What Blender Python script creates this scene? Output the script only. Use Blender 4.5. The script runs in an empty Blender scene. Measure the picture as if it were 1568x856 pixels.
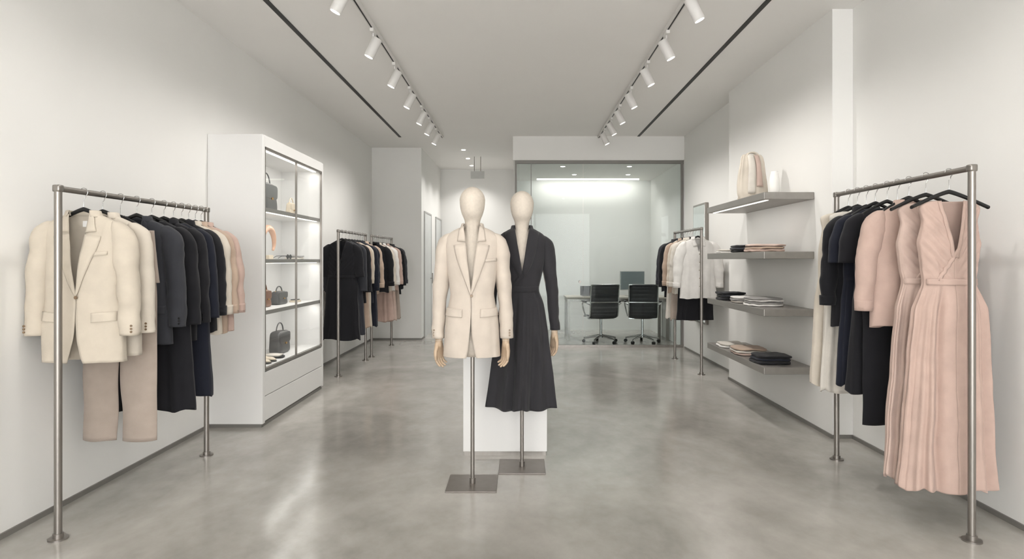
import bpy, math, random
import numpy as np
from mathutils import Vector, Matrix, noise

sc = bpy.context.scene
sc.view_settings.view_transform = 'Standard'
pi = math.pi

# ------------------------------------------------------------------ materials
def lin(c):
    c = c / 255.0
    return c / 12.92 if c <= 0.04045 else ((c + 0.055) / 1.055) ** 2.4
_m = {}
def M(name, rgb, rough=.6, metal=0., var=.04, vs=6., bump=0., bs=150., sheen=0., emit=0., spec=.5, coat=0., stretch=(1, 1, 1)):
    if name in _m: return _m[name]
    m = bpy.data.materials.new(name); m.use_nodes = True
    nt = m.node_tree; N = nt.nodes; L = nt.links
    b = N['Principled BSDF']
    c = [lin(v) for v in rgb]
    tc = N.new('ShaderNodeTexCoord'); mp = N.new('ShaderNodeMapping')
    mp.inputs['Scale'].default_value = stretch
    L.new(tc.outputs['Object'], mp.inputs['Vector'])
    nz = N.new('ShaderNodeTexNoise'); nz.inputs['Scale'].default_value = vs; nz.inputs['Detail'].default_value = 4
    L.new(mp.outputs[0], nz.inputs['Vector'])
    cr = N.new('ShaderNodeValToRGB')
    cr.color_ramp.elements[0].position = .3; cr.color_ramp.elements[1].position = .7
    cr.color_ramp.elements[0].color = [min(1, x * (1 - var)) for x in c] + [1]
    cr.color_ramp.elements[1].color = [min(1, x * (1 + var)) for x in c] + [1]
    L.new(nz.outputs[0], cr.inputs[0]); L.new(cr.outputs[0], b.inputs['Base Color'])
    b.inputs['Roughness'].default_value = rough; b.inputs['Metallic'].default_value = metal
    b.inputs['Specular IOR Level'].default_value = spec
    if sheen: b.inputs['Sheen Weight'].default_value = sheen
    if coat: b.inputs['Coat Weight'].default_value = coat
    if bump:
        n2 = N.new('ShaderNodeTexNoise'); n2.inputs['Scale'].default_value = bs; n2.inputs['Detail'].default_value = 3
        L.new(mp.outputs[0], n2.inputs['Vector'])
        bp = N.new('ShaderNodeBump'); bp.inputs['Strength'].default_value = bump; bp.inputs['Distance'].default_value = .002
        L.new(n2.outputs[0], bp.inputs['Height']); L.new(bp.outputs[0], b.inputs['Normal'])
    if emit:
        b.inputs['Emission Color'].default_value = c + [1]; b.inputs['Emission Strength'].default_value = emit
    _m[name] = m
    return m
def fab(name, rgb, **k):
    return M('fabric_' + name, rgb, rough=.85, var=.05, vs=14, bump=.35, bs=420, sheen=.1, spec=.25, **k)

WALL = M('wall_plaster', (231, 230, 227), .75, var=.012, vs=1.2, bump=.08, bs=30)
CEIL = M('ceiling_paint', (240, 238, 235), .8, var=.01, vs=1.)
CAB = M('white_lacquer', (224, 223, 221), .4, var=.008, vs=2)
STEEL = M('brushed_steel', (146, 141, 136), .34, .85, var=.06, vs=30, stretch=(1, 1, .1))
PLATE = M('plate_steel', (128, 121, 116), .4, .7, var=.05, vs=20)
TAUPE = M('shelf_metal', (150, 146, 141), .4, .5, var=.05, vs=20, stretch=(1, .15, 1))
CHROME = M('chrome', (200, 200, 200), .15, 1., var=.02)
BLACK = M('black_matte', (14, 14, 15), .5, var=.1)
BASE = M('baseboard_metal', (128, 125, 121), .5, .3)
LAMPW = M('lamp_white', (222, 220, 217), .45)
LED = M('led_strip', (255, 250, 240), emit=2.5)
LAMPE = M('lamp_glow', (255, 248, 236), emit=8.)
LINEN = M('mannequin_linen', (202, 192, 179), .8, var=.05, vs=60, bump=.4, bs=500)
WOOD = M('mannequin_wood', (180, 158, 134), .5, var=.12, vs=14, stretch=(1, 1, .2))
MESHF = M('chair_mesh', (40, 41, 44), .6, var=.2, vs=40)

CREAM = fab('cream', (194, 184, 169)); CREAM2 = fab('cream_light', (201, 192, 179)); BEIGE = fab('beige', (160, 147, 137))
CHAR = fab('charcoal', (50, 51, 56)); BLK = fab('black', (23, 23, 27)); NAVY = fab('navy', (25, 28, 39))
PINK = fab('blush', (184, 160, 149)); PINK2 = fab('blush_pale', (191, 169, 158)); TAN = fab('tan', (178, 157, 140))
IVORY = fab('ivory', (205, 199, 190)); WHITE = fab('white', (220, 217, 213)); DRESSC = fab('charcoal_dress', (45, 44, 47))
GREYK = fab('grey_knit', (145, 142, 140)); BLAZ = fab('oat', (196, 185, 173))

def glass(name, tint, lo=.04, hi=.6):
    m = bpy.data.materials.new(name); m.use_nodes = True
    N = m.node_tree.nodes; L = m.node_tree.links; N.remove(N['Principled BSDF'])
    t = N.new('ShaderNodeBsdfTransparent'); t.inputs[0].default_value = (*tint, 1)
    g = N.new('ShaderNodeBsdfGlossy'); g.inputs['Roughness'].default_value = .02
    f = N.new('ShaderNodeLayerWeight'); f.inputs[0].default_value = .5
    p = N.new('ShaderNodeMath'); p.operation = 'POWER'; p.inputs[1].default_value = 5; L.new(f.outputs['Facing'], p.inputs[0])
    q = N.new('ShaderNodeMath'); q.operation = 'MULTIPLY_ADD'; q.inputs[1].default_value = hi; q.inputs[2].default_value = lo; L.new(p.outputs[0], q.inputs[0])
    mx = N.new('ShaderNodeMixShader'); L.new(q.outputs[0], mx.inputs[0]); L.new(t.outputs[0], mx.inputs[1]); L.new(g.outputs[0], mx.inputs[2])
    L.new(mx.outputs[0], N['Material Output'].inputs[0])
    return m
GLASS = glass('office_glass', (.91, .94, .937), .012); CGLASS = glass('clear_glass', (.985, .99, .99), .02, .4)

def floor_mat():
    m = bpy.data.materials.new('polished_concrete'); m.use_nodes = True
    N = m.node_tree.nodes; L = m.node_tree.links; b = N['Principled BSDF']
    tc = N.new('ShaderNodeTexCoord'); mp = N.new('ShaderNodeMapping'); mp.inputs['Rotation'].default_value = (0, 0, .5); mp.inputs['Scale'].default_value = (1, .7, 1)
    L.new(tc.outputs['Object'], mp.inputs['Vector'])
    n1 = N.new('ShaderNodeTexNoise'); n1.inputs['Scale'].default_value = 1.1; n1.inputs['Detail'].default_value = 4; n1.inputs['Roughness'].default_value = .5; n1.inputs['Distortion'].default_value = .9
    n2 = N.new('ShaderNodeTexNoise'); n2.inputs['Scale'].default_value = 6; n2.inputs['Detail'].default_value = 9; n2.inputs['Roughness'].default_value = .65
    for n in (n1, n2): L.new(mp.outputs[0], n.inputs['Vector'])
    ad = N.new('ShaderNodeMath'); ad.operation = 'MULTIPLY_ADD'; ad.inputs[1].default_value = .5
    L.new(n2.outputs[0], ad.inputs[0]); L.new(n1.outputs[0], ad.inputs[2])
    cr = N.new('ShaderNodeValToRGB'); e = cr.color_ramp.elements
    e[0].position = .40; e[1].position = 1.
    e[0].color = (*[lin(v) for v in (132, 128, 122)], 1); e[1].color = (*[lin(v) for v in (182, 178, 172)], 1)
    L.new(ad.outputs[0], cr.inputs[0]); L.new(cr.outputs[0], b.inputs['Base Color'])
    mr = N.new('ShaderNodeMapRange'); mr.inputs[1].default_value = .2; mr.inputs[2].default_value = .8; mr.inputs[3].default_value = .11; mr.inputs[4].default_value = .22
    L.new(n1.outputs[0], mr.inputs[0]); L.new(mr.outputs[0], b.inputs['Roughness'])
    b.inputs['Specular IOR Level'].default_value = .8
    return m
FLOOR = floor_mat()

# ------------------------------------------------------------------ mesh helpers
def root(name, loc=(0, 0, 0), rz=0.):
    o = bpy.data.objects.new(name, None); o.empty_display_size = .1
    bpy.context.collection.objects.link(o); o.location = loc; o.rotation_euler = (0, 0, rz)
    return o
def mk(name, v, f, mat, parent=None, smooth=True, solid=0., bevel=0., loc=None):
    me = bpy.data.meshes.new(name); me.from_pydata([tuple(p) for p in v], [], f); me.update()
    o = bpy.data.objects.new(name, me); bpy.context.collection.objects.link(o)
    me.materials.append(mat)
    if smooth:
        for p in me.polygons: p.use_smooth = True
    if loc: o.location = loc
    if parent: o.parent = parent
    if solid:
        s = o.modifiers.new('s', 'SOLIDIFY'); s.thickness = solid; s.offset = 0
    if bevel:
        s = o.modifiers.new('b', 'BEVEL'); s.width = bevel; s.segments = 2; s.limit_method = 'ANGLE'
    return o
def box(name, x0, x1, y0, y1, z0, z1, mat, parent=None, bevel=0.):
    c = (0, 0, 0) if parent else ((x0 + x1) / 2, (y0 + y1) / 2, (z0 + z1) / 2)
    v = [(x - c[0], y - c[1], z - c[2]) for z in (z0, z1) for y in (y0, y1) for x in (x0, x1)]
    f = [(0, 2, 3, 1), (4, 5, 7, 6), (0, 1, 5, 4), (2, 6, 7, 3), (0, 4, 6, 2), (1, 3, 7, 5)]
    return mk(name, v, f, mat, parent, smooth=False, bevel=bevel, loc=c)
def tube(name, pts, r, mat, parent=None, seg=14, closed=False, ret=False):
    P = [Vector(p) for p in pts]; n = len(P)
    R = list(r) if hasattr(r, '__len__') else [r] * n
    V = []; F = []; up = None
    for i in range(n):
        if closed: t = (P[(i + 1) % n] - P[i - 1])
        else: t = P[min(i + 1, n - 1)] - P[max(i - 1, 0)]
        t.normalize()
        if up is None: up = t.orthogonal().normalized()
        up = (up - t * up.dot(t)).normalized(); s = t.cross(up)
        for k in range(seg):
            a = 2 * pi * k / seg; V.append(P[i] + (up * math.cos(a) + s * math.sin(a)) * R[i])
    m = n if closed else n - 1
    for i in range(m):
        for k in range(seg):
            a = i * seg + k; b = i * seg + (k + 1) % seg; j = ((i + 1) % n) * seg
            F.append((a, b, j + (k + 1) % seg, j + k))
    if not closed:
        F.append(tuple(range(seg))[::-1]); F.append(tuple((n - 1) * seg + k for k in range(seg)))
    if ret: return V, F
    o = mk(name, V, F, mat, parent)
    o.modifiers.new('e', 'EDGE_SPLIT').split_angle = 1.0
    return o
def cyl(name, p0, p1, r, mat, parent=None, seg=28, r2=None):
    return tube(name, [p0, p1], [r, r if r2 is None else r2], mat, parent, seg)
def lathe(name, prof, mat, parent=None, seg=32, sx=1., sy=1.):
    V = []; F = []
    for r, z in prof:
        for k in range(seg):
            a = 2 * pi * k / seg; V.append((r * math.cos(a) * sx, r * math.sin(a) * sy, z))
    for i in range(len(prof) - 1):
        for k in range(seg):
            F.append((i * seg + k, i * seg + (k + 1) % seg, (i + 1) * seg + (k + 1) % seg, (i + 1) * seg + k))
    F.append(tuple(range(seg))[::-1]); F.append(tuple((len(prof) - 1) * seg + k for k in range(seg)))
    return mk(name, V, F, mat, parent)
def softbox(name, size, loc, mat, parent=None, seed=0, amp=.004, n=6., top=1., N=10, ns=9.):
    V = []; F = []; idx = {}
    def vid(p):
        k = tuple(round(c, 4) for c in p)
        if k not in idx:
            q = Vector(p); s = (abs(q.x) ** n + abs(q.y) ** n + abs(q.z) ** n) ** (1 / n); q /= s
            t = 1 + (top - 1) * (q.z * .5 + .5)
            w = Vector((q.x * size[0] / 2 * t, q.y * size[1] / 2 * t, q.z * size[2] / 2))
            w += noise.noise_vector(w * ns + Vector((seed, seed * 2., 0))) * amp
            idx[k] = len(V); V.append(w + Vector(loc))
        return idx[k]
    for ax in range(3):
        for sg in (-1, 1):
            for i in range(N):
                for j in range(N):
                    q = []
                    for di, dj in ((0, 0), (1, 0), (1, 1), (0, 1)):
                        p = [0, 0, 0]; p[ax] = sg; p[(ax + 1) % 3] = -1 + 2 * (i + di) / N; p[(ax + 2) % 3] = -1 + 2 * (j + dj) / N
                        q.append(vid(p))
                    F.append(tuple(q if sg > 0 else q[::-1]))
    return mk(name, V, F, mat, parent)
def area(parent, loc, sx, sy, power, rot=(0, 0, 0), col=(1, .97, .93)):
    l = bpy.data.lights.new('strip_lamp', 'AREA'); l.shape = 'RECTANGLE'; l.size = sx; l.size_y = sy; l.energy = power; l.color = col
    o = bpy.data.objects.new('lamp_strip', l); bpy.context.collection.objects.link(o); o.location = loc; o.rotation_euler = rot
    o.parent = parent; return o

# ------------------------------------------------------------------ garments
def ip(s, prof, c, w=.014):
    xs = [p[0] for p in prof]; ys = [p[c] for p in prof]
    if s <= xs[0]: return ys[0]
    if s >= xs[-1]: return ys[-1]
    ds = min(w, s - xs[0] + .002, xs[-1] - s + .002)
    return float(sum(np.interp([s - ds, s - .5 * ds, s, s + .5 * ds, s + ds], xs, ys)) / 5)

class Shell:
    """cloth body: horizontal rings; s = distance below the neck; prof rows: s, half width, half depth, fold amplitude"""
    def __init__(self, prof, k=9, seed=0, wr=.006, open_fn=None, diag=0., hem=0.):
        self.p = prof; self.k = k; self.sd = seed; self.wr = wr; self.o = open_fn; self.diag = diag; self.hem = hem
        rnd = random.Random(seed); self.ph = [rnd.uniform(0, 6.28) for _ in range(9)]
        self._c = {}
    def pr(self, s):
        k = round(s, 5)
        if k not in self._c: self._c[k] = (ip(s, self.p, 1), ip(s, self.p, 2), ip(s, self.p, 3))
        return self._c[k]
    def P(self, th, s):
        a, b, am = self.pr(s)
        sn, cs = math.sin(th), math.cos(th)
        x = a * sn; y = -b * (abs(cs) ** .75) * (1 if cs > 0 else -1)
        ph = self.ph
        f3 = 0
        if am > 0:
            tw = th + .22 * math.sin(2 * th + ph[3] + .8 * s) + .12 * math.sin(5 * th + ph[4]) + .06 * math.sin(3 * s + ph[5])
            md = .65 + .35 * math.sin(3 * th + ph[6] + .7 * s)
            f1 = math.sin(self.k * tw + ph[0]); f2 = math.sin((self.k + 5) * tw + ph[1] + s); f3 = math.sin(int(self.k * .45) * tw + ph[2])
            f = am * (.7 * f1 * md + .2 * f2 + .5 * f3)
            x += f * sn * .8; y -= f * cs + (f * .25 * (1 if cs > 0 else -1))
        if self.diag and s < self.diag:
            q = max(0, min(1, (abs(x) - (self.o(s) if self.o else 0)) / .05)) * min(1, (self.diag - s) / .04)
            g = math.sin((.75 * s + .9 * abs(x)) * 150 + ph[5] + 1.5 * math.sin(11 * x)); y -= .0065 * g * q * min(1, s / .05) * max(0, cs)
        z = -s
        if self.hem: z += self.hem * f3 * max(0, (s - self.p[-1][0] + .3) / .3)
        if self.wr:
            o = Vector((self.sd * 3.1, 0, self.sd))
            nv = noise.noise_vector(Vector((x * 7, y * 5, s * 4.5)) + o) + .3 * noise.noise_vector(Vector((x * 17, y * 9, s * 13 + x * 12)) + o)
            w = self.wr * min(1, s / .08)
            x += nv.x * w; y += nv.y * w * 1.8
        return Vector((x, y, z))
    def front(self, x, s, off):
        s = max(s, 0.0)
        a = self.pr(s)[0]; th = math.asin(max(-.985, min(.985, x / a)))
        e = .004
        p = self.P(th, s); px = self.P(th + .03, s); ps = self.P(th, s + e)
        nrm = (px - p).cross(p - ps); nrm.normalize()
        if nrm.y > 0: nrm = -nrm
        return p + nrm * off
    def build(self, name, mat, parent, n=88, step=.018):
        L = self.p[-1][0]
        ss = [0, .008, .016, .026, .038, .05, .062, .076]
        while ss[-1] + step < L: ss.append(ss[-1] + step)
        ss.append(L)
        V = []; F = []
        for s in ss:
            if self.o:
                a = self.pr(s)[0]; d = math.asin(min(.97, max(0, self.o(s)) / a))
                T = np.linspace(d, 2 * pi - d, n)
            else: T = np.linspace(0, 2 * pi, n, endpoint=False)
            for t in T: V.append(self.P(float(t), s))
        for i in range(len(ss) - 1):
            for j in range(n - 1 if self.o else n):
                j2 = (j + 1) % n
                F.append((i * n + j, (i + 1) * n + j, (i + 1) * n + j2, i * n + j2))
        return mk(name, V, F, mat, parent, solid=.003)
def strip(sh, name, rows, side, mat, parent, lifts=(.005, .011, .006), m=7, solid=.003):
    V = []; F = []
    for (s0, x0, s1, x1) in rows:
        for j in range(m):
            t = j / (m - 1); l = lifts[0] * (1 - t) ** 2 + 2 * lifts[1] * t * (1 - t) + lifts[2] * t * t
            V.append(sh.front(side * (x0 + (x1 - x0) * t), s0 + (s1 - s0) * t, l))
    for i in range(len(rows) - 1):
        for j in range(m - 1): F.append((i * m + j, i * m + j + 1, (i + 1) * m + j + 1, (i + 1) * m + j))
    return mk(name, V, F, mat, parent, solid=solid)
def sleeve(name, rows, side, mat, parent, seed=0, wr=.007, n=26):
    """rows: s, x, y, rx, ry"""
    S = rows[0][0]; E = rows[-1][0]; V = []; F = []
    N = max(3, int((E - S) / .013))
    for i in range(N + 1):
        s = S + (E - S) * (i / N) ** 1.15
        x, y, rx, ry = [ip(s, rows, c, .02) for c in (1, 2, 3, 4)]
        for k in range(n):
            a = 2 * pi * k / n
            p = Vector((side * (x + rx * math.cos(a)), y + ry * math.sin(a), -s))
            o = Vector((seed * 1.7, seed, 0))
            nv = noise.noise_vector(Vector((p.x * 9, p.y * 9, s * 11)) + o) + .4 * noise.noise_vector(Vector((p.x * 14, p.y * 14, s * 24 + side * p.x * 18)) + o)
            p += Vector((nv.x, nv.y, 0)) * wr * min(1, i / 6)
            V.append(p)
    for i in range(N):
        for k in range(n):
            F.append((i * n + k, (i + 1) * n + k, (i + 1) * n + (k + 1) % n, i * n + (k + 1) % n))
    F.append(tuple(range(n)))
    return mk(name, V, F, mat, parent, solid=.0025)
def hang_sleeve(sh, L, out=.04, rx=.064, cuff=.05, ry=.045, s0=.035):
    return [(s0, sh - .04, 0, .015, .02), (s0 + .015, sh - .028, 0, .038, .036), (s0 + .04, sh - .014, 0, .054, ry), (s0 + .1, sh - .002, 0, rx, ry),
            (s0 + L * .5, sh + out * .6, 0, rx * .88, ry), (s0 + L, sh + out, -.01, cuff, ry * .85)]
def back_collar(sh, name, mat, parent, o0, rise=.022, out=.013):
    a = sh.pr(0)[0]; d = math.asin(min(.97, o0 / a)); T = np.linspace(d - .12, 2 * pi - d + .12, 44); V = []; F = []
    for t in T:
        t = float(t); p = sh.P(t, 0); dr = Vector((math.sin(t), -math.cos(t), 0))
        V += [p - dr * .002 + Vector((0, 0, -.006)), p + Vector((0, 0, rise)) + dr * .002, p + Vector((0, 0, rise * .9)) + dr * .007, p + dr * out + Vector((0, 0, -.001)), p + dr * (out + .008) + Vector((0, 0, -.013))]
    for i in range(len(T) - 1):
        for j in range(4): F.append((i * 5 + j, i * 5 + j + 1, (i + 1) * 5 + j + 1, (i + 1) * 5 + j))
    return mk(name, V, F, mat, parent, solid=.002)
BTN = M('horn_button', (120, 100, 78), .35, var=.2, vs=60)
BTND = M('dark_button', (20, 20, 22), .35)
def button(sh, x, s, parent, mat=None, r=.009, off=.006):
    p = sh.front(x, s, off); return cyl('button', p, p + Vector((0, -.005, 0)), r, mat or BTN, parent, 14)

def hanger(parent, drop=.10, w=.19, z=.03):
    """wooden hanger with a wire hook; rail centre is at local z = drop"""
    V = []; F = []; n = 25; m = 10
    for i in range(n):
        u = -1 + 2 * i / (n - 1); x = u * w; zz = z - .082 * abs(u) ** 1.2 ; hh = .012 - .002 * abs(u); dd = .008 + .008 * abs(u) ** 2
        yy = -.006 * u * u
        for k in range(m):
            a = 2 * pi * k / m; V.append((x, yy + dd * math.cos(a), zz + hh * math.sin(a)))
    for i in range(n - 1):
        for k in range(m): F.append((i * m + k, i * m + (k + 1) % m, (i + 1) * m + (k + 1) % m, (i + 1) * m + k))
    F.append(tuple(range(m))); F.append(tuple((n - 1) * m + k for k in range(m))[::-1])
    mk('hanger', V, F, BLACK, parent)
    r = .0215; pts = [(0, 0, z)]
    pts += [(0, 0, drop - .04), (.008, 0, drop - .03)]
    for a in range(-60, 200, 20):
        t = math.radians(a); pts.append((r * math.cos(t), 0, drop + r * math.sin(t)))
    tube('hanger_hook', pts, .0022, CHROME, parent, 8)

LABEL = M('woven_label', (236, 234, 230), .7)
def blazer(parent, mat, L=.775, sh=.208, b=.056, vs=.43, seed=1, sl=.6, out=.038, waist=.182, hem=.212, btn=None, rows=None, wr=.0075, o0=.055, nn=.078, pocket=True, cut=.04, label=False, lw=.072):
    prof = [(0, nn, b * .65, 0), (.02, nn + .06, b * .7, 0), (.045, sh - .03, b * .75, 0), (.07, sh - .005, b * .85, 0), (.12, sh - .006, b, .001),
            (.22, sh - .018, b * 1.1, .001), (vs, waist, b, .002), (vs + .15, (waist + hem) / 2 + .006, b * 1.1, .003), (L, hem, b * 1.1, .006)]
    of = lambda s: (o0 * (1 - s / vs) if s < vs else (0.001 if s < vs + .08 else .001 + cut * ((s - vs - .08) / (L - vs - .08)) ** 2.4))
    S = Shell(prof, 6, seed, wr, of)
    S.build('body', mat, parent)
    sn = .105
    for sd in (-1, 1):
        R = []
        for i in range(14):
            t = i / 13; s = sn + (vs - sn) * t; w = lw * (1 - t ** 1.4) ** .9 + .002
            R.append((s, of(s) - .003, s + .028 * (1 - t) ** 3 - .016 * (1 - t) ** 6, of(s) + w))
        strip(S, 'lapel', R, sd, mat, parent, (.004, .015, .006))
        R = [(.1 * t, of(.1 * t) - .003, .02 + .074 * t, of(.1 * t) + .024 + .024 * t) for t in [0, .15, .3, .45, .6, .8, .97]]
        strip(S, 'collar', R, sd, mat, parent, (.005, .015, .006))
        if pocket:
            xx = waist * .42
            strip(S, 'pocket_flap', [(vs + .085 + q, xx, vs + .078 + q, xx + .105) for q in (0, .012, .03, .045, .05)], sd, mat, parent, (.006, .008, .006), solid=.005)
        RR = rows or hang_sleeve(sh, sl, out, cuff=.048, ry=b * .85)
        sleeve('sleeve', RR, sd, mat, parent, seed + sd, .009)
        rr = RR[-1]
        for q in range(3):
            p = Vector((sd * (rr[1] + rr[3] * .55), rr[2] - rr[4] * .9, -rr[0] + .02 + q * .016))
            cyl('cuff_button', p, p + Vector((0, -.004, 0)), .006, btn or BTN, parent, 10)
    strip(S, 'chest_pocket', [(.20 + q, .082, .192 + q, .148) for q in (0, .01, .02)], 1, mat, parent, (.004, .006, .004), solid=.004)
    back_collar(S, 'back_collar', mat, parent, of(0))
    if label:
        y = S.P(pi, .045).y - .006; box('label', -.028, .028, y - .001, y, -.062, -.03, LABEL, parent)
    button(S, .004, vs + .004, parent, btn, off=.008)
    return S
def shirt(parent, mat, L=.7, sh=.205, b=.055, seed=1, sl=.56, out=.05, v=.16, hem=.225, k=8, fold=.006, collar=True, cuff=.045, puff=.066, btns=True):
    prof = [(0, .075, b * .65, 0), (.02, .125, b * .7, 0), (.045, sh - .03, b * .75, 0), (.075, sh - .003, b * .9, .001), (.2, sh, b, .003), (L * .6, (sh + hem) / 2, b, fold * .7), (L, hem, b, fold)]
    of = lambda s: max(0.0, .05 * (1 - s / v))
    S = Shell(prof, k, seed, .009, of, hem=.008); S.build('body', mat, parent, n=72, step=.022)
    for sd in (-1, 1):
        if sl: 
            R = hang_sleeve(sh, sl, out, puff, cuff, b * .85); sleeve('sleeve', R, sd, mat, parent, seed + sd, .011)
            if sl > .4:
                e = R[-1]; sleeve('cuff', [(e[0] - .05, e[1], e[2], e[3] + .004, e[4] + .004), (e[0] + .012, e[1], e[2], e[3] + .002, e[4] + .003)], sd, mat, parent, seed, .001)
        if collar:
            strip(S, 'collar', [(.09 * t, of(.09 * t), .05 + .05 * t, of(.09 * t) + .035 + .02 * t) for t in (0, .25, .5, .75, 1)], sd, mat, parent, (.006, .014, .006))
    if collar: back_collar(S, 'back_collar', mat, parent, of(0), .026, .012)
    if btns:
        strip(S, 'placket', [(v + (L - v - .01) * t, -.012, v + (L - v - .01) * t, .014) for t in np.linspace(0, 1, 24)], 1, mat, parent, (.003, .005, .003), m=4)
        for q in range(5): button(S, 0, v + .03 + q * .1, parent, BTN, .005, .007)
    return S
def dress(parent, mat, L=1.3, sh=.17, b=.05, seed=1, sl=0., v=.3, waist=.14, ws=.42, hem=.26, k=13, fold=.022, diag=True, out=.02, hemz=.012, band=True, hd=1.3, o0=.06, nn=.10, full=.5):
    if sl: top = [(0, .075, b * .65, 0), (.02, .12, b * .7, 0), (.045, sh - .03, b * .75, 0), (.075, sh, b * .9, 0)]
    else: top = [(0, nn, b * .5, 0), (.012, sh - .03, b * .55, 0), (.03, sh - .010, b * .6, 0), (.11, sh - .030, b * .8, .001)]
    prof = top + [(.22, sh - (0 if sl else .006), b, .002), (ws, waist, b * .9, .003), (ws + .03, waist, b * .9, .003), (ws + .15, waist + (hem - waist) * .4, b, fold * full), (L, hem, b * hd, fold)]
    of = (lambda s: max(0.0, o0 * (1 - s / v))) if v else None
    S = Shell(prof, k, seed, .006, of, diag=ws if diag else 0, hem=hemz); S.build('body', mat, parent, n=190 if fold > .015 else 84, step=.013 if diag else .024)
    if band: 
        strip(S, 'waistband', [(ws - .005 + q, -waist * .96, ws - .005 + q, waist * .96) for q in (0, .012, .024, .034)], 1, mat, parent, (.006, .006, .006), m=24)
    if diag and v:
        strip(S, 'wrap_edge', [(v * .8 + (ws - v * .8) * t, .012 - .10 * t, v * .8 + (ws - v * .8) * t + .01, .03 - .10 * t) for t in np.linspace(0, 1, 12)], 1, mat, parent, (.003, .009, .003), m=4)
        for sd in (-1, 1):
            strip(S, 'neck_edge', [(v * t, of(v * t) - .003, v * t + .008, of(v * t) + .016) for t in np.linspace(0, .97, 16)], sd, mat, parent, (.003, .008, .003), m=4)
    if sl:
        for sd in (-1, 1): sleeve('sleeve', hang_sleeve(sh, sl, out, .064, .053, b * .85), sd, mat, parent, seed + sd, .008)
    return S
def trousers(parent, mat, L=1.1, w=.19, seed=1, leg=.108, b=.045, spread=.115, s0=.05):
    prof = [(0, w, b, .001), (.06, w + .005, b, .003), (.3, w + .03, b * 1.1, .004)]
    S = Shell(prof, 6, seed, .004); o = S.build('hips', mat, parent, n=60); o.location.z = -s0
    for sd in (-1, 1):
        V = []; F = []; n = 32; N = 40
        for i in range(N + 1):
            s = .2 + (L - .2) * i / N; t = i / N; x0 = sd * (.095 + (spread - .095) * t); rx = leg * (1 - .10 * t); ry = b * (1.0 - .15 * t)
            for k2 in range(n):
                a = 2 * pi * k2 / n; p = Vector((x0 + rx * math.cos(a), -ry * (abs(math.sin(a)) ** 1.5) * (1 if math.sin(a) > 0 else -1), -s - s0))
                p += noise.noise_vector(Vector((p.x * 8, p.y * 8, s * 5 + seed))) * .008
                V.append(p)
        for i in range(N):
            for k2 in range(n): F.append((i * n + k2, (i + 1) * n + k2, (i + 1) * n + (k2 + 1) % n, i * n + (k2 + 1) % n))
        mk('leg', V, F, mat, parent, solid=.003)
    strip(S, 'waistband', [(q, -w * .95, q, w * .95) for q in (.002, .02, .036)], 1, mat, parent, (.004, .004, .004), m=20).location.z = -s0
    for sd in (-1, 1): cyl('clip', (sd * .12, -.03, -s0 + .02), (sd * .12, -.03, -s0 - .04), .006, CHROME, parent, 8); cyl('clip_bar', (sd * .12, 0, -.02), (sd * .12, -.03, -s0), .004, CHROME, parent, 8)

# ------------------------------------------------------------------ room
XL, XR, YB, H = -2.61, 2.61, -3.0, 3.37
DE, DG, DC, DO = 10.95, 10.0, 13.6, 12.5   # left return wall, glass front, corridor end, office back
box('floor', XL - .1, XR + .1, YB - 1.5, 14, -.1, 0, FLOOR)
box('ceiling', XL - .1, XR + .1, YB - .1, 14, H, H + .1, CEIL)
box('wall_left', XL - .1, XL, YB, DE, 0, H, WALL)
box('wall_right', XR, XR + .1, YB, DO + .1, 0, H, WALL)
box('wall_right_bay', 2.45, XR, 4.9, 7.33, 0, H, WALL)
box('wall_left_return', XL - .1, -1.74, DE, DC, 0, H, WALL)
box('wall_back_corridor', -1.74, -.07, DC, DC + .1, 0, H, WALL)
box('wall_back_office', -.07, XR, DO, DO + .1, 0, H, WALL)
box('wall_corridor_side', -.07, .03, DO + .1, DC, 0, H, WALL)
box('wall_soffit', -.12, XR, DG - .06, DG + .06, 2.99, H, WALL)
box('wall_soffit_side', -.12, -.02, DG + .06, DO, 2.99, H, WALL)
box('ceiling_office', -.02, XR, DG + .06, DO, 2.99, 3.05, CEIL)
# unseen storefront behind the camera, added so world light fills the room
box('wall_front_header', XL, XR, YB - .1, YB, 3.1, H, WALL)
for i, x in enumerate((XL, -.5, .5, XR - .06)):
    box('trim_mullion', x, x + .06, YB - .08, YB - .02, 0, 3.1, BASE)
W1 = root('window_unseen_1'); W2 = root('window_unseen_2')
box('glass', XL + .06, -.5, YB - .055, YB - .045, .06, 3.1, CGLASS, W1); box('sill', XL + .06, -.5, YB - .08, YB - .02, 0, .06, BASE, W1)
box('glass', .56, XR - .06, YB - .055, YB - .045, .06, 3.1, CGLASS, W2); box('sill', .56, XR - .06, YB - .08, YB - .02, 0, .06, BASE, W2)
D1 = root('door_1'); box('glass', -.44, .5, YB - .055, YB - .045, .05, 3.05, CGLASS, D1); box('rail', -.44, .5, YB - .08, YB - .02, .0, .05, BASE, D1)
cyl('handle', (.4, YB + .03, .9), (.4, YB + .03, 1.4), .015, STEEL, D1); cyl('handle_post', (.4, YB - .05, 1.0), (.4, YB + .03, 1.0), .01, STEEL, D1); cyl('handle_post', (.4, YB - .05, 1.3), (.4, YB + .03, 1.3), .01, STEEL, D1)
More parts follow.
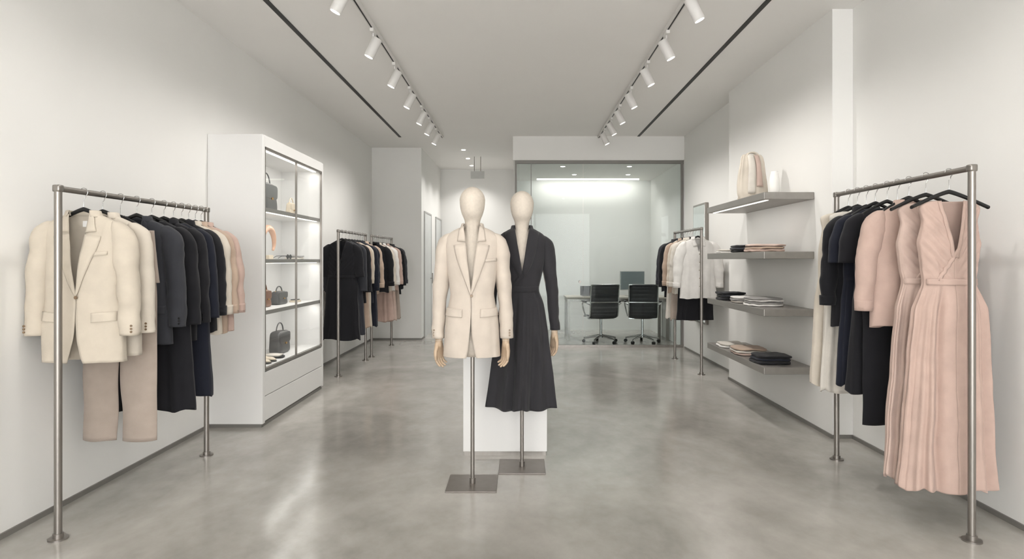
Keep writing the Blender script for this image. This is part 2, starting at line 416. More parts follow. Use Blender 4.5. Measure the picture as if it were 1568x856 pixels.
# baseboards
bh = .028
for nm, a in (('baseboard_left', (XL, XL + .012, YB, DE)), ('baseboard_right_near', (XR - .012, XR, YB, 4.9)), ('baseboard_right_bay', (2.438, 2.45, 4.888, 7.33)), ('baseboard_right_bay_end', (2.45, XR - .012, 4.888, 4.9)),
              ('baseboard_right_far', (XR - .012, XR, 7.33, DG - .1)), ('baseboard_return', (XL + .012, -1.728, DE - .012, DE)), ('baseboard_corridor', (-1.74, -1.728, DE, DC)), ('baseboard_back', (-1.728, -.1, DC - .012, DC))):
    box(nm, *a, 0, bh, BASE)
for x in (-1.93, 1.88): box('trim_slot', x - .02, x + .02, .2, 10., H - .006, H + .002, BLACK)

def track_light(x, y, tx, tz, power, ty=0., col=(1, .97, .93), size=118):
    r = root('track_light', (x, y, H - .035))
    box('adapter', -.016, .016, -.06, .06, -.03, .0, LAMPW, r, .004)
    cyl('stem', (0, 0, -.03), (0, 0, -.10), .008, LAMPW, r, 12)
    d = (Vector((tx, y + ty, tz)) - Vector((x, y, H - .2))).normalized()
    c = Vector((0, 0, -.15)); a = c - d * .085; b = c + d * .085
    tube('head', [a, a + d * .004, b - d * .003, b], [.036, .042, .042, .040], LAMPW, r, 28)
    tube('yoke', [(0, 0, -.10), (0, .0, -.105), c - d * .03], .011, LAMPW, r, 12)
    tube('lens', [b - d * .001, b + d * .002], [.034, .034], LAMPE, r, 24)
    l = bpy.data.lights.new('spot', 'SPOT'); l.energy = power; l.spot_size = math.radians(size); l.spot_blend = 1.; l.shadow_soft_size = .045; l.color = col
    o = bpy.data.objects.new('lamp_spot', l); bpy.context.collection.objects.link(o); o.parent = r
    o.location = b + d * .03; o.rotation_euler = d.to_track_quat('-Z', 'Y').to_euler()
for sx, ys in ((-1, (.6, 1.8, 3.1, 4.3, 5.25, 6.15, 7.0, 7.85, 8.5, 9.2)), (1, (.6, 1.8, 3.1, 4.45, 5.3, 6.1, 7.0, 7.8, 8.5, 9.2))):
    X = 1.24 * sx
    t = root('lighting_track', (X, 0, 0)); box('rail', -.018, .018, .2, 9.9, H - .035, H, LAMPW, t, .002); box('slot', -.006, .006, .2, 9.9, H - .037, H - .03, BLACK, t)
    for i, y in enumerate(ys):
        track_light(X, y, 2.3 * sx, 1.0, 33 if y < 5 else 42 if y < 7.5 else 46)
track_light(-1.24, 2.4, -.3, 1.2, 42, 1.5, size=80); track_light(1.24, 2.4, .05, 1.2, 42, 1.8, size=80)

def downlight(x, y, z, p, size=100):
    r = root('downlight', (x, y, z)); cyl('ring', (0, 0, -.004), (0, 0, .0), .055, LAMPW, r); cyl('lens', (0, 0, -.008), (0, 0, -.004), .038, LAMPE, r)
    l = bpy.data.lights.new('down', 'SPOT'); l.energy = p; l.spot_size = math.radians(size); l.spot_blend = .8; l.shadow_soft_size = .04; l.color = (1, .97, .94)
    o = bpy.data.objects.new('lamp_down', l); bpy.context.collection.objects.link(o); o.parent = r; o.location = (0, 0, -.02)
for y in (11.15, 12.1, 13.0): downlight(-1.02, y, H, 80, 125)
for x, y in ((.72, 10.6), (1.85, 10.6), (1.0, 11.6), (2.0, 11.6)): downlight(x, y, 2.99, 36, 130)

# ------------------------------------------------------------------ office
g = root('window_office')
for a, b in ((-.07, .165), (.175, 1.0), (1.008, 2.57)): box('pane', a, b, DG - .006, DG + .006, .04, 2.94, GLASS, g)
box('top_rail', -.09, XR, DG - .025, DG + .025, 2.94, 2.99, BASE, g); box('bottom_rail', -.09, XR, DG - .02, DG + .02, 0, .04, STEEL, g)
for x in (-.09, 2.57): box('post', x, x + .03, DG - .02, DG + .02, .04, 2.94, BASE, g)
box('door_stile', .165, .175, DG - .01, DG + .01, .04, 2.94, BASE, g)
box('side_pane', -.078, -.066, DG + .02, DO, .04, 2.94, GLASS, g); box('side_rail', -.09, -.06, DG + .02, DO, 0, .04, STEEL, g)
cyl('door_knob', (.95, DG - .04, 1.05), (.95, DG + .04, 1.05), .02, STEEL, g)
cv = root('trim_cove_light', (1.32, DO - .28, 2.975)); box('strip', -1.0, 1.0, -.02, .02, -.01, .015, LED, cv); area(cv, (0, 0, -.015), 2.0, .04, 9, (.35, 0, 0))
dk = root('office_desk', (1.7, 11.2, 0))
box('top', -.9, .9, -.35, .35, .72, .75, M('desk_top', (175, 168, 158), .4), dk, .004)
for sx in (-.86, .86):
    for y in (-.31, .31): box('leg', sx - .025, sx + .025, y - .025, y + .025, 0, .72, STEEL, dk)
    box('stretcher', sx - .02, sx + .02, -.29, .29, .67, .72, STEEL, dk)
box('rail', -.84, .84, -.32, -.30, .67, .72, STEEL, dk)
mo = root('computer_monitor', (2.02, 11.25, .75), .35)
box('screen', -.24, .24, -.012, .012, .12, .44, M('screen_dark', (120, 130, 132), .2), mo, .006); box('bezel', -.25, .25, -.004, .016, .11, .45, CHROME, mo, .005)
box('stand', -.06, .06, .02, .03, .0, .25, CHROME, mo); box('foot', -.1, .1, -.06, .1, 0, .008, CHROME, mo, .002)
kb = root('laptop', (1.25, 11.2, .75), .1); box('base', -.16, .16, -.11, .11, 0, .014, CHROME, kb, .003); box('lid', -.16, .16, .105, .115, .014, .18, CHROME, kb, .003)
def chair(x, y, rz):
    r = root('office_chair', (x, y, 0), rz)
    pr = [(.25, .43), (.20, .455), (.1, .455), (0, .445), (-.12, .445), (-.19, .47), (-.225, .55), (-.24, .66), (-.25, .78), (-.275, .9), (-.30, .99)]
    pp = []
    for i in range(len(pr) - 1):
        for q in range(5): t = q / 5; pp.append((pr[i][0] * (1 - t) + pr[i + 1][0] * t, pr[i][1] * (1 - t) + pr[i + 1][1] * t))
    pp.append(pr[-1]); V = []; F = []; m = 9
    for i, (yy, zz) in enumerate(pp):
        rb = .007 * math.sin(i * 2.1)
        for j in range(m):
            u = -1 + 2 * j / (m - 1); sag = -.018 * (1 - u * u); back = i > 24
            V.append((u * .225, yy + (sag * 1 if back else 0) + (rb if back else 0), zz + (0 if back else sag + rb)))
    for i in range(len(pp) - 1):
        for j in range(m - 1): F.append((i * m + j, i * m + j + 1, (i + 1) * m + j + 1, (i + 1) * m + j))
    mk('seat_and_back', V, F, MESHF, r, solid=.018)
    for s in (-1, 1):
        tube('side_rail', [(s * .235, a, b) for a, b in pp], .012, CHROME, r, 10)
        tube('armrest', [(s * .24, -.245, .66), (s * .285, -.2, .68), (s * .29, -.1, .69), (s * .29, .1, .68), (s * .285, .16, .64), (s * .26, .14, .52), (s * .24, .08, .45)], .013, CHROME, r, 10)
        box('arm_pad', s * .29 - .02, s * .29 + .02, -.15, .1, .695, .715, BLACK, r, .006)
    for i in (22, len(pp) - 1): cyl('cross_bar', (-.235, *pp[i]), (.235, *pp[i]), .012, CHROME, r, 10)
    cyl('back_bar', (-.235, -.27, .70), (.235, -.27, .70), .012, CHROME, r, 10)
    box('mechanism', -.23, .23, -.04, .04, .405, .43, CHROME, r, .005)
    cyl('gas_lift', (0, 0, .12), (0, 0, .41), .022, CHROME, r); cyl('hub', (0, 0, .09), (0, 0, .15), .035, CHROME, r)
    for k in range(5):
        a = 2 * pi * k / 5 + .3; c, s = math.cos(a), math.sin(a)
        tube('star_leg', [(0, 0, .13), (.15 * c, .15 * s, .105), (.29 * c, .29 * s, .075)], [.022, .017, .012], CHROME, r, 10)
        cyl('caster_stem', (.285 * c, .285 * s, .03), (.285 * c, .285 * s, .08), .007, CHROME, r, 8)
        cyl('caster', (.29 * c - .02 * s, .29 * s + .02 * c, .027), (.29 * c + .02 * s, .29 * s - .02 * c, .027), .027, BLACK, r, 16)
chair(1.36, 10.55, .12); chair(2.06, 10.55, -.12)
mi = root('mirror', (2.58, 8.95, 0)); box('frame', -.02, .028, -.3, .3, .5, 2.2, STEEL, mi, .004); box('glass', -.024, -.018, -.27, .27, .53, 2.17, M('mirror', (225, 228, 228), .03, 1.), mi)
JAMB = M('door_frame_metal', (170, 169, 166), .45, .2)
for i, y in enumerate((11.25, 12.75)):
    d = root('door_%d' % (i + 2), (-1.735, y, 0))
    box('leaf', -.02, .010, 0, .8, 0, 2.25, M('door_panel', (205, 208, 207), .3), d); 
    for a, b in ((-.03, 0), (.8, .83)): box('jamb', -.02, .016, a, b, 0, 2.28, JAMB, d)
    box('head', -.02, .016, 0, .8, 2.25, 2.28, JAMB, d); cyl('handle', (.05, .7, .95), (.05, .7, 1.15), .01, STEEL, d); cyl('handle_post', (.0, .7, 1.05), (.05, .7, 1.05), .007, STEEL, d)
ex = root('exit_sign', (-.82, 11.9, H)); cyl('rod', (-.06, 0, -.28), (-.06, 0, 0), .006, STEEL, ex); cyl('rod', (.06, 0, -.28), (.06, 0, 0), .006, STEEL, ex); box('panel', -.13, .13, -.012, .012, -.42, -.28, M('sign_panel', (190, 190, 186), .4), ex, .003)

# ------------------------------------------------------------------ display cabinet
cb = root('display_cabinet', (0, 0, 0))
x0, x1, y0, y1, T = XL + .001, -2.15, 5.2, 6.8, 2.45
t = .05
box('side_near', x0, x1, y0, y0 + t, .03, T, CAB, cb, .003); box('side_far', x0, x1, y1 - t, y1, .03, T, CAB, cb, .003)
box('top', x0, x1, y0 + t, y1 - t, T - .10, T, CAB, cb); box('back', x0, x0 + .02, y0 + t, y1 - t, .03, T - .1, CAB, cb)
box('plinth', x0, x1 - .015, y0 + .015, y1 - .015, 0, .03, BASE, cb)
box('drawer', x0 + .02, x1 - .001, y0 + t + .002, y1 - t - .002, .045, .25, CAB, cb, .003); box('drawer', x0 + .02, x1 - .001, y0 + t + .002, y1 - t - .002, .256, .455, CAB, cb, .003)
box('carcass', x0 + .02, x1 - .02, y0 + t, y1 - t, .03, .47, BASE, cb)
box('bottom_panel', x0 + .02, x1 - .03, y0 + t, y1 - t, .47, .485, CAB, cb)
for z in (.965, 1.405, 1.845):
    box('shelf', x0 + .02, x1 - .03, y0 + t, y1 - t, z - .03, z, CAB, cb); box('shelf_edge', x1 - .03, x1 - .022, y0 + t, y1 - t, z - .032, z + .002, TAUPE, cb)
    box('led', x1 - .06, x1 - .045, y0 + t + .03, y1 - t - .03, z - .036, z - .0305, LED, cb)
    area(cb, (x1 - .07, 6.0, z - .037), .02, 1.4, 2.8, (0, .35, 0))
box('led', x1 - .08, x1 - .055, y0 + t + .03, y1 - t - .03, T - .108, T - .1005, LED, cb)
area(cb, (x1 - .07, 6.0, T - .11), .02, 1.4, 3.8, (0, .35, 0))
ym = (y0 + y1) / 2
for a, b in ((y0 + t, ym), (ym, y1 - t)): box('glass_door', x1 - .012, x1 - .007, a + .006, b - .003, .48, T - .105, CGLASS, cb)
for z0_, z1_ in ((.465, .485), (T - .115, T - .095)): box('door_frame', x1 - .018, x1 + .002, y0 + t, y1 - t, z0_, z1_, STEEL, cb)
for yy, ww in ((y0 + t + .006, .006), (y1 - t - .006, .006), (ym, .003)): box('door_stile', x1 - .018, x1 + .002, yy - ww, yy + ww, .48, T - .1, STEEL, cb)

GREYB = M('bag_grey', (78, 77, 77), .45, var=.08, bump=.2, bs=90); BROWNB = M('bag_brown', (120, 82, 60), .45, var=.08); BLACKB = M('bag_black', (32, 32, 34), .4); CREAMB = M('bag_cream', (205, 192, 172), .5); GOLD = M('gold', (190, 150, 90), .25, 1.); BLUSHB = M('bag_blush', (205, 165, 140), .5)
def bag(name, loc, w, h, d, mat, rz=pi / 2, top=.8, hr=.3):
    r = root(name, loc, rz)
    softbox('body', (w, d, h), (0, 0, h / 2), mat, r, amp=.003, n=7, top=top)
    softbox('flap', (w * .9, .012, h * .5), (0, -d * .47 * (1 + top) / 2, h * .70), mat, r, amp=.001, n=5, top=1.05)
    box('clasp', -.015, .015, -d * .5 - .012, -d * .5 + .002, h * .42, h * .5, GOLD, r, .002)
    pts = [(w * hr * math.cos(a), 0, h * .93 + h * .42 * math.sin(a)) for a in np.linspace(0, pi, 18)]
    tube('handle', pts, .006, mat, r, 10)
    for s in (-1, 1): tube('ring', [(s * w * hr + .012 * math.cos(a), 0, h * .94 + .012 * math.sin(a)) for a in np.linspace(0, 2 * pi, 12, endpoint=False)], .002, GOLD, r, 6, closed=True)
    return r
bag('handbag', (-2.37, 5.80, 1.845), .33, .27, .12, GREYB); bag('handbag', (-2.36, 6.42, 1.845), .17, .14, .07, CREAMB)
bag('handbag', (-2.36, 5.74, .965), .19, .16, .08, BROWNB); bag('handbag', (-2.37, 6.12, .965), .25, .13, .1, GREYB)
bag('handbag', (-2.37, 6.14, .485), .29, .22, .12, GREYB, top=.9)
hb = root('hobo_bag', (-2.37, 5.86, 1.405), pi / 2)
tube('body', [(.14 * math.cos(a), 0, .165 + .13 * math.sin(a)) for a in np.linspace(-.2 * pi, 1.3 * pi, 30)], [.012 + .018 * math.sin(i / 29 * pi) for i in range(30)], BLUSHB, hb, 14)
box('stand', -.05, .05, -.03, .03, 0, .04, CREAMB, hb, .003)
sg = root('sunglasses', (-2.3, 6.2, 1.405), pi / 2)
for s in (-1, 1):
    tube('rim', [(s * .036 + .027 * math.cos(a), -.0, .026 + .022 * math.sin(a)) for a in np.linspace(0, 2 * pi, 20, endpoint=False)], .003, BLACKB, sg, 8, closed=True)
    cyl('lens', (s * .036, -.001, .026), (s * .036, .001, .026), .024, M('lens_dark', (40, 40, 42), .1), sg)
    tube('temple', [(s * .064, 0, .035), (s * .066, .10, .033), (s * .066, .135, .012)], .0025, BLACKB, sg, 8)
tube('bridge', [(-.01, 0, .03), (0, 0, .034), (.01, 0, .03)], .003, BLACKB, sg, 8)
def folded(name, loc, w, d, hs, mats, rz=0., seed=0):
    r = root(name, loc, rz); z = 0
    for i, (h, m) in enumerate(zip(hs, mats)):
        softbox('fold', (w * (1 - .03 * (i % 2)), d * (1 - .02 * i), h), (.006 * ((i * 7 + seed) % 3 - 1), .004 * ((i * 5 + seed) % 3 - 1), z + h / 2), m, r, seed + i, .006, 4.5, N=14, ns=14)
        z += h * .94
    return r
folded('folded_scarf', (-2.35, 6.5, 1.405), .15, .22, (.022, .02), (IVORY, GREYK), 0, 3)
def shoe(x, y, z, rz, mat):
    r = root('loafer', (x, y, z), rz)
    V = []; F = []; n = 20; N = 22
    for i in range(N + 1):
        t = i / N; yy = -.13 + .26 * t; w = .036 + .010 * math.sin(t * pi * 1.2 + .2) - .03 * max(0, (t - .85) / .15) ** 2 - .02 * max(0, (.08 - t) / .08); h = .075 - .045 * min(1, max(0, (t - .2) / .5)) - .018 * max(0, (t - .85) / .15)
        for k in range(n): a = 2 * pi * k / n; V.append((w * math.cos(a), yy, max(.012, .012 + h * .5 + h * .5 * math.sin(a))))
    for i in range(N):
        for k in range(n): F.append((i * n + k, (i + 1) * n + k, (i + 1) * n + (k + 1) % n, i * n + (k + 1) % n))
    F += [tuple(range(n)), tuple(N * n + k for k in range(n))[::-1]]
    mk('upper', V, F, mat, r); softbox('sole', (.085, .265, .012), (0, 0, .006), BLACKB, r, amp=0, n=3.5); box('heel', -.03, .03, -.13, -.07, 0, .014, BLACKB, r, .003)
shoe(-2.33, 5.50, .485, -pi / 2, CREAMB); shoe(-2.33, 5.62, .485, -pi / 2, CREAMB)
folded('folded_scarf', (-2.3, 5.84, .485), .15, .12, (.02, .02), (BLK, IVORY), 0, 5)
bx = root('perfume_box', (-2.33, 6.45, .965)); box('box', -.04, .04, -.06, .06, 0, .02, CREAMB, bx, .003); box('lid', -.03, .03, -.05, .05, .02, .03, GREYB, bx, .002)

# ------------------------------------------------------------------ wall shelves
SH = (.505, .99, 1.47, 1.966)
for i, z in enumerate(SH):
    r = root('floating_shelf', (2.24, 5.99, z)); box('slab', -.21, .209, -.79, .79, -.06, 0, TAUPE, r, .004)
    if i == 3:
        box('led', -.17, -.145, -.72, .72, -.064, -.0605, LED, r); area(r, (-.155, 0, -.066), .02, 1.4, 2, (0, -.2, 0))
z = SH[3]
tb = root('soft_tote_bag', (2.17, 5.85, z), .1)
S = Shell([(0, .082, .014, .004), (.015, .10, .028, .006), (.08, .118, .05, .008), (.2, .130, .065, .006), (.36, .140, .07, .003), (.42, .132, .062, .001)], 11, 4, .010); o = S.build('body', CREAM2, tb, n=110); o.location.z = .42
softbox('base', (.25, .12, .02), (0, 0, .012), CREAM2, tb, amp=.001)
for a_, b_, mm, e_ in ((-.06, .0, IVORY, .36), (.012, .062, PINK2, .30)):
    strip(S, 'scarf', [(.008 + e_ * q, a_ * (.9 + .3 * q) , .008 + e_ * q, b_ * (.9 + .3 * q)) for q in np.linspace(0, 1, 16)], 1, mm, tb, (.004, .018, .006), m=9).location.z = .42
for dy in (-.02, .02): tube('handle', [(.055 * math.cos(a), dy, .405 + .035 * math.sin(a)) for a in np.linspace(0, pi, 14)], .007, CREAM2, tb, 8)
va = root('ceramic_vase', (2.23, 5.48, z)); lathe('body', [(.03, 0), (.038, .01), (.045, .06), (.045, .12), (.040, .16), (.032, .19), (.028, .20), (.030, .21), (.026, .21), (.022, .20)], M('vase_white', (232, 230, 226), .35), va)
z = SH[2]
folded('folded_tops', (2.17, 6.45, z), .26, .2, (.02, .018), (WHITE, IVORY), 0, 1); folded('folded_tops', (2.18, 6.05, z), .24, .25, (.028, .026, .022), (BLK, CHAR, BLK), .03, 2)
folded('folded_tops', (2.18, 5.58, z), .30, .30, (.026, .024, .022), (PINK, TAN, PINK2), 0, 3)
z = SH[1]
folded('folded_tops', (2.16, 6.4, z), .26, .3, (.032, .03, .026), (BLK, CHAR, BLK), 0, 4); folded('folded_tops', (2.17, 5.98, z), .28, .24, (.022, .022, .022), (IVORY, GREYK, WHITE), 0, 5); folded('folded_tops', (2.18, 5.6, z), .29, .3, (.022, .02, .02, .018), (WHITE, GREYK, WHITE, GREYK), .04, 6)
z = SH[0]
folded('folded_tops', (2.17, 6.45, z), .25, .28, (.024, .022), (WHITE, IVORY), 0, 7); folded('folded_tops', (2.17, 5.95, z), .29, .32, (.026, .024, .022), (PINK2, IVORY, TAN), -.05, 8); folded('folded_tops', (2.18, 5.45, z), .29, .3, (.028, .026, .024), (BLK, NAVY, BLK), .03, 9)

# ------------------------------------------------------------------ racks and hanging clothes
def rack(p0, p1, h):
    P0 = Vector((*p0, 0)); P1 = Vector((*p1, 0)); d = P1 - P0; r = root('clothing_rack', P0, 0)
    R = .0175
    for q in (Vector((0, 0, 0)), d):
        cyl('post', q + Vector((0, 0, .0)), q + Vector((0, 0, h - R)), R, STEEL, r); cyl('foot_flange', q, q + Vector((0, 0, .008)), .045, STEEL, r); cyl('collar', q + Vector((0, 0, .008)), q + Vector((0, 0, .03)), .024, STEEL, r)
        softbox('corner', (.037, .037, .037), q + Vector((0, 0, h - R)), STEEL, r, amp=0, n=8, N=4)
    cyl('rail', Vector((0, 0, h - R)), d + Vector((0, 0, h - R)), R * .85, STEEL, r)
    def at(y, name, drop=.12, rz=0., dx=0., w=.158, hz=.03):
        t_ = (y - p0[1]) / (p1[1] - p0[1]); x = p0[0] + (p1[0] - p0[0]) * t_
        g_ = root(name, (x + dx, y, h - R - drop), rz); hanger(g_, drop, w, hz); return g_
    return at

at = rack((-2.32, 3.13), (-2.25, 4.47), 1.776)
blazer(at(3.30, 'blazer', rz=.04), CREAM, L=.775, seed=3, label=True)
blazer(at(3.44, 'blazer', rz=-.03), CREAM2, L=.76, seed=5, pocket=False)
trousers(at(3.58, 'trousers', .14), BEIGE, L=1.2, seed=2)
blazer(at(3.72, 'blazer', rz=.03), CHAR, L=.74, seed=7, btn=BTND)
dress(at(3.86, 'coat_dress'), BLK, L=1.16, sh=.205, sl=.6, out=.05, waist=.2, hem=.27, k=9, fold=.014, diag=False, seed=3, v=.3, hd=1.1)
blazer(at(3.98, 'blazer'), BLK, L=.75, seed=9, btn=BTND)
dress(at(4.08, 'coat_dress'), NAVY, L=1.12, sh=.2, sl=.58, out=.05, waist=.2, hem=.26, k=9, fold=.014, diag=False, seed=5, v=.25, hd=1.1)
shirt(at(4.17, 'shirt'), BLK, L=.72, seed=6)
shirt(at(4.25, 'shirt'), CREAM2, L=.74, seed=8)
shirt(at(4.33, 'shirt'), TAN, L=.74, seed=9)
shirt(at(4.40, 'shirt'), PINK, L=.74, seed=10, out=.06)

at = rack((2.25, 3.11), (2.22, 4.38), 1.875)
dress(at(3.27, 'maxi_dress', .15, w=.20, hz=.05), PINK, L=1.5, sh=.172, seed=11, hem=.245, fold=.030, k=16, ws=.41, waist=.132, full=.6)
dress(at(3.42, 'maxi_dress', .15, rz=.05, dx=-.02, w=.20, hz=.05), PINK2, L=1.48, sh=.172, seed=12, hem=.24, fold=.026, k=15, ws=.41, waist=.135, full=.6)
shirt(at(3.58, 'blouse', .14, dx=-.01, hz=.04), PINK, L=.70, seed=13, out=.06, puff=.072, fold=.010, v=.22, btns=False)
trousers(at(3.70, 'trousers', .16), BLK, L=1.22, seed=4)
dress(at(3.80, 'dress', .14, hz=.04), BLK, L=1.12, sh=.205, sl=.3, out=.04, waist=.19, hem=.24, k=9, fold=.014, diag=False, seed=14, v=.2, hd=1.1)
dress(at(3.92, 'dress', .14, hz=.04), NAVY, L=1.1, sh=.205, sl=.3, out=.04, waist=.19, hem=.24, k=9, fold=.014, diag=False, seed=15, v=.2, hd=1.1)
shirt(at(4.02, 'shirt', .14), BLK, L=.74, seed=16)
dress(at(4.12, 'dress', .14, hz=.04), IVORY, L=1.18, sh=.2, waist=.2, hem=.25, k=10, fold=.014, diag=False, seed=17, v=.15, hd=1.1, band=False)
dress(at(4.23, 'dress', .14, hz=.04), CREAM2, L=1.16, sh=.2, waist=.2, hem=.25, k=10, fold=.014, diag=False, seed=18, v=.15, hd=1.1, band=False)

at = rack((-2.19, 7.5), (-2.16, 8.7), 1.765)
dress(at(7.64, 'dress'), BLK, L=1.2, sh=.19, sl=.4, waist=.17, hem=.23, k=9, fold=.012, seed=21, v=.25, out=.03)
dress(at(7.78, 'dress'), CHAR, L=1.15, sh=.2, sl=.58, waist=.19, hem=.25, k=9, fold=.012, seed=22, v=.2, diag=False)
blazer(at(7.92, 'blazer'), BLK, seed=23, btn=BTND)
for i, (m, yy) in enumerate(((TAN, 8.05), (CREAM, 8.17))): dress(at(yy, 'dress'), m, L=1.1, sh=.19, sl=.5, waist=.19, hem=.23, k=9, fold=.01, seed=24 + i, v=.2, diag=False)
blazer(at(8.3, 'blazer'), NAVY, L=.8, seed=26, btn=BTND)
dress(at(8.42, 'dress'), NAVY, L=1.12, sh=.2, sl=.5, waist=.2, hem=.24, k=9, fold=.01, seed=27, v=.2, diag=False)
shirt(at(8.54, 'shirt'), TAN, seed=28)
at = rack((-2.15, 9.0), (-2.12, 10.25), 1.765)
for i, (m, yy, kk) in enumerate(((BLK, 9.12, 's'), (CREAM2, 9.25, 's'), (PINK, 9.38, 'd'), (WHITE, 9.5, 's'), (PINK2, 9.62, 'd'), (PINK, 9.74, 's'), (BEIGE, 9.86, 'd'), (BLK, 9.98, 'b'), (CHAR, 10.1, 's'))):
    if kk == 's': shirt(at(yy, 'shirt'), m, seed=30 + i)
    elif kk == 'd': dress(at(yy, 'dress'), m, L=1.15, sh=.18, sl=.35, waist=.17, hem=.23, k=10, fold=.014, seed=30 + i, v=.2, diag=False)
    else: blazer(at(yy, 'blazer'), m, seed=30 + i, btn=BTND)
at = rack((2.21, 7.62), (2.19, 8.85), 1.80)
shirt(at(7.76, 'blouse'), WHITE, L=.74, seed=41, puff=.08, out=.06, fold=.012)
g_ = at(7.88, 'skirt', .5); 
Sk = Shell([(0, .17, .045, .002), (.1, .20, .05, .006), (.64, .23, .055, .012)], 9, 42, .006); Sk.build('body', BLK, g_)
for i, (m, yy, kk) in enumerate(((IVORY, 8.0, 's'), (CREAM2, 8.12, 's'), (BEIGE, 8.24, 'd'), (TAN, 8.36, 's'), (IVORY, 8.48, 'd'), (BLK, 8.6, 'b'), (CHAR, 8.72, 's'))):
    if kk == 's': shirt(at(yy, 'shirt'), m, seed=50 + i)
    elif kk == 'd': dress(at(yy, 'dress'), m, L=1.05, sh=.18, sl=.35, waist=.18, hem=.22, k=10, fold=.012, seed=50 + i, v=.2, diag=False)
    else: blazer(at(yy, 'blazer'), m, seed=50 + i, btn=BTND)

# ------------------------------------------------------------------ pedestal and mannequins
pd = root('display_pedestal', (-.11, 4.76, 0)); box('body', -.30, .30, -.30, .30, .03, .74, CAB, pd, .004); box('plinth', -.292, .292, -.292, .292, 0, .03, STEEL, pd)

def hand(parent, x, z, side, mat, y=-.02):
    V = []; F = []
    def add(vf):
        o = len(V); V.extend(vf[0]); F.extend([tuple(i + o for i in f) for f in vf[1]])
    def limb(pts, rad):
        P = [Vector(p) for p in pts]; d0 = (P[0] - P[1]).normalized(); d1 = (P[-1] - P[-2]).normalized()
        P = [P[0] + d0 * rad[0] * .8] + P + [P[-1] + d1 * rad[-1] * .55, P[-1] + d1 * rad[-1] * .9]
        add(tube('', P, [rad[0] * .5] + list(rad) + [rad[-1] * .8, rad[-1] * .35], None, seg=12, ret=True))
    k = -side
    limb([(0, 0, .05), (0, 0, -.01)], [.024, .022])
    for q in range(5): 
        yy = -.026 + q * .013; limb([(0, yy * .6, .0), (0, yy, -.045), (k * .003, yy * 1.1, -.078)], [.015, .0135, .0115])
    Ls = (.068, .078, .073, .056)
    for q in range(4):
        yy = -.030 + q * .0195; L = Ls[q]; c = .25 + .12 * q
        p0 = Vector((k * .002, yy, -.076)); a = .15 + c * .3
        p1 = p0 + Vector((k * math.sin(a), 0, -math.cos(a))) * L * .45; a += .35 + c * .4
        p2 = p1 + Vector((k * math.sin(a), 0, -math.cos(a))) * L * .32; a += .3
        p3 = p2 + Vector((k * math.sin(a), 0, -math.cos(a))) * L * .23
        limb([p0, p1, p2, p3], [.0092, .0085, .0078, .0066])
    limb([(k * .004, -.022, -.018), (k * .012, -.045, -.045), (k * .018, -.052, -.072), (k * .02, -.050, -.092)], [.013, .011, .0095, .0075])
    o = mk('hand', V, F, mat, parent, loc=(x, y, z)); o.rotation_euler = (0, 0, side * .6)
    r = o.modifiers.new('r', 'REMESH'); r.mode = 'VOXEL'; r.voxel_size = .0028; r.use_smooth_shade = True
    s = o.modifiers.new('sm', 'SMOOTH'); s.iterations = 3; s.factor = .5
    return o
def mannequin(x, y, top, wristx, wristz):
    r = root('mannequin', (x, y, 0))
    k = top - 1.86
    R = [(.80, .05, .05, .0), (.83, .13, .08, 0), (.9, .150, .085, 0), (1.0, .13, .08, 0), (1.1, .100, .062, 0), (1.2, .100, .062, 0), (1.32, .125, .078, -.004), (1.42, .145, .082, -.004), (1.48, .145, .072, 0), (1.515, .13, .060, .004),
         (1.545, .10, .055, .008), (1.565, .068, .052, .008), (1.59, .052, .052, .006), (1.62, .047, .05, 0), (1.645, .047, .052, -.004), (1.665, .054, .066, -.010), (1.69, .066, .082, -.012), (1.73, .076, .092, -.010), (1.77, .0795, .096, -.006),
         (1.805, .075, .090, -.004), (1.835, .058, .070, -.002), (1.852, .036, .044, 0), (1.86, .008, .010, 0)]
    zs = list(np.linspace(.80, 1.64, 60)) + list(np.linspace(1.65, 1.835, 26)) + [1.842, 1.848, 1.853, 1.857, 1.8595, 1.86]
    V = []; F = []; n = 40
    for z_ in zs:
        a, b, yo = [ip(z_, R, c, .012) for c in (1, 2, 3)]
        if z_ > 1.77: q = math.sqrt(max(.0005, 1 - ((z_ - 1.77) / .0905) ** 2)); a, b = .0795 * q, .096 * q
        for i in range(n): t_ = 2 * pi * i / n; V.append((a * math.sin(t_), yo - b * math.cos(t_), z_ + (k if z_ > 1.5 else 0)))
    for i in range(len(zs) - 1):
        for j in range(n): F.append((i * n + j, i * n + (j + 1) % n, (i + 1) * n + (j + 1) % n, (i + 1) * n + j))
    F += [tuple(range(n))[::-1], tuple((len(zs) - 1) * n + j for j in range(n))]
    mk('body', V, F, LINEN, r)
    for s in (-1, 1):
        tube('arm', [(s * .125, 0, 1.46), (s * .16, 0, 1.40), (s * (wristx - .02), .005, 1.2), (s * (wristx - .005), -.005, 1.1), (s * wristx, -.02, wristz)], [.035, .036, .033, .028, .023], LINEN, r, 16)
        hand(r, s * wristx, wristz - .02, s, WOOD)
    cyl('pole', (0, 0, .008), (0, 0, .86), .0125, STEEL, r); cyl('pole_collar', (0, 0, .008), (0, 0, .04), .018, STEEL, r)
    box('base_plate', -.155, .155, -.15, .15, 0, .008, PLATE, r, .002)
    return r
ma = mannequin(-.30, 3.90, 1.855, .208, .90)
bz = root('blazer_worn', (0, 0, 1.605)); bz.parent = ma
rows = [(.04, .13, 0, .02, .03), (.052, .148, 0, .040, .045), (.08, .160, 0, .050, .055), (.14, .174, 0, .053, .062), (.35, .196, .0, .046, .056), (.5, .206, -.005, .041, .05), (.69, .213, -.015, .036, .043)]
blazer(bz, BLAZ, L=.80, sh=.178, b=.115, vs=.42, seed=31, waist=.132, hem=.180, rows=rows, o0=.05, nn=.06, wr=.006, cut=.03, lw=.066)
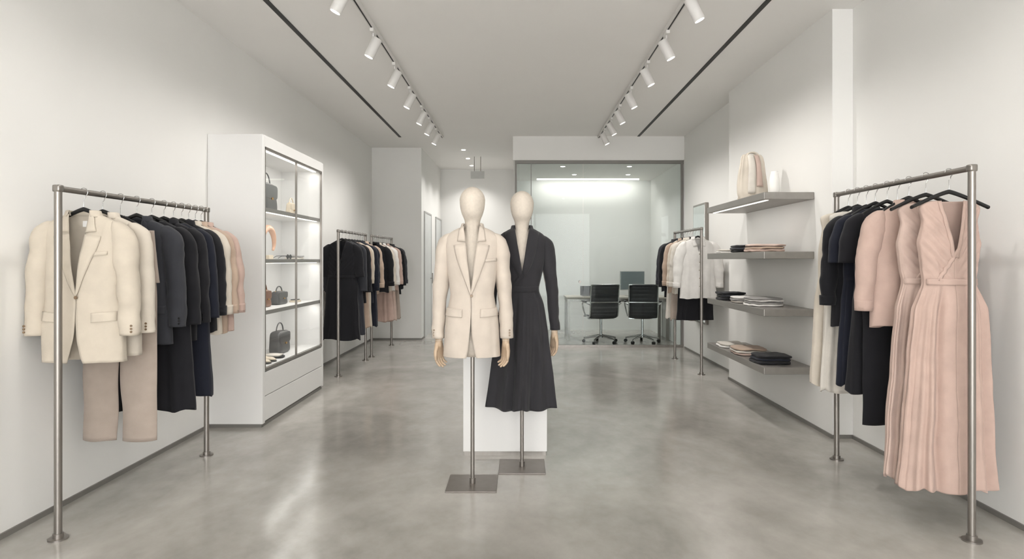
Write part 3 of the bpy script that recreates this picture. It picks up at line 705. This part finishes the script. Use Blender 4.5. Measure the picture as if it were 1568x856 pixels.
mb = mannequin(.01, 4.22, 1.865, .218, .915)
dz = root('dress_worn', (0, 0, 1.61)); dz.parent = mb
v = .30
prof = [(0, .064, .072, 0), (.02, .12, .078, 0), (.045, .148, .085, 0), (.07, .168, .095, 0), (.12, .163, .105, 0), (.22, .154, .116, .001), (.39, .114, .095, .001), (.42, .114, .095, .001), (.5, .145, .112, .006), (.7, .176, .135, .016), (1.19, .226, .18, .032)]
of = lambda s: max(.0, .05 * (1 - s / v))
S = Shell(prof, 12, 77, .004, of, hem=.008); S.build('body', DRESSC, dz, n=190)
for sd in (-1, 1):
    R = [(v * t_, of(v * t_) - .002, v * t_ + .03, of(v * t_) + .012 + .05 * math.sin(min(1, (1 - t_) * 1.6) * pi * .5)) for t_ in np.linspace(0, .98, 14)]
    strip(S, 'shawl_collar', R, sd, DRESSC, dz, (.005, .016, .006))
    sleeve('sleeve', [(.045, .125, 0, .02, .03), (.06, .142, 0, .04, .045), (.085, .156, 0, .05, .052), (.14, .17, 0, .050, .056), (.35, .198, 0, .041, .05), (.5, .211, -.005, .037, .045), (.68, .222, -.015, .031, .038)], sd, DRESSC, dz, 5 + sd, .006)
back_collar(S, 'back_collar', DRESSC, dz, of(0))
strip(S, 'wrap_edge', [(v * .9 + (.39 - v * .9) * t_, .01 - .09 * t_, v * .9 + (.39 - v * .9) * t_ + .014, .035 - .09 * t_) for t_ in np.linspace(0, 1, 12)], 1, DRESSC, dz, (.003, .010, .003), m=4)
strip(S, 'waistband', [(.385 + q, -.108, .385 + q, .108) for q in (0, .012, .024, .04)], 1, DRESSC, dz, (.005, .005, .005), m=24)

# ------------------------------------------------------------------ world + camera
w = bpy.data.worlds.new('world'); sc.world = w; w.use_nodes = True
w.node_tree.nodes['Background'].inputs[0].default_value = (1, .99, .98, 1); w.node_tree.nodes['Background'].inputs[1].default_value = 8.2
cam = bpy.data.cameras.new('camera'); co = bpy.data.objects.new('camera', cam); bpy.context.collection.objects.link(co)
co.location = (0, 0, 1.4); co.rotation_euler = (pi / 2, 0, 0)
cam.sensor_width = 36; cam.lens = 21.93; cam.shift_x = -.0083; cam.shift_y = -.0191; cam.clip_start = .05
sc.camera = co
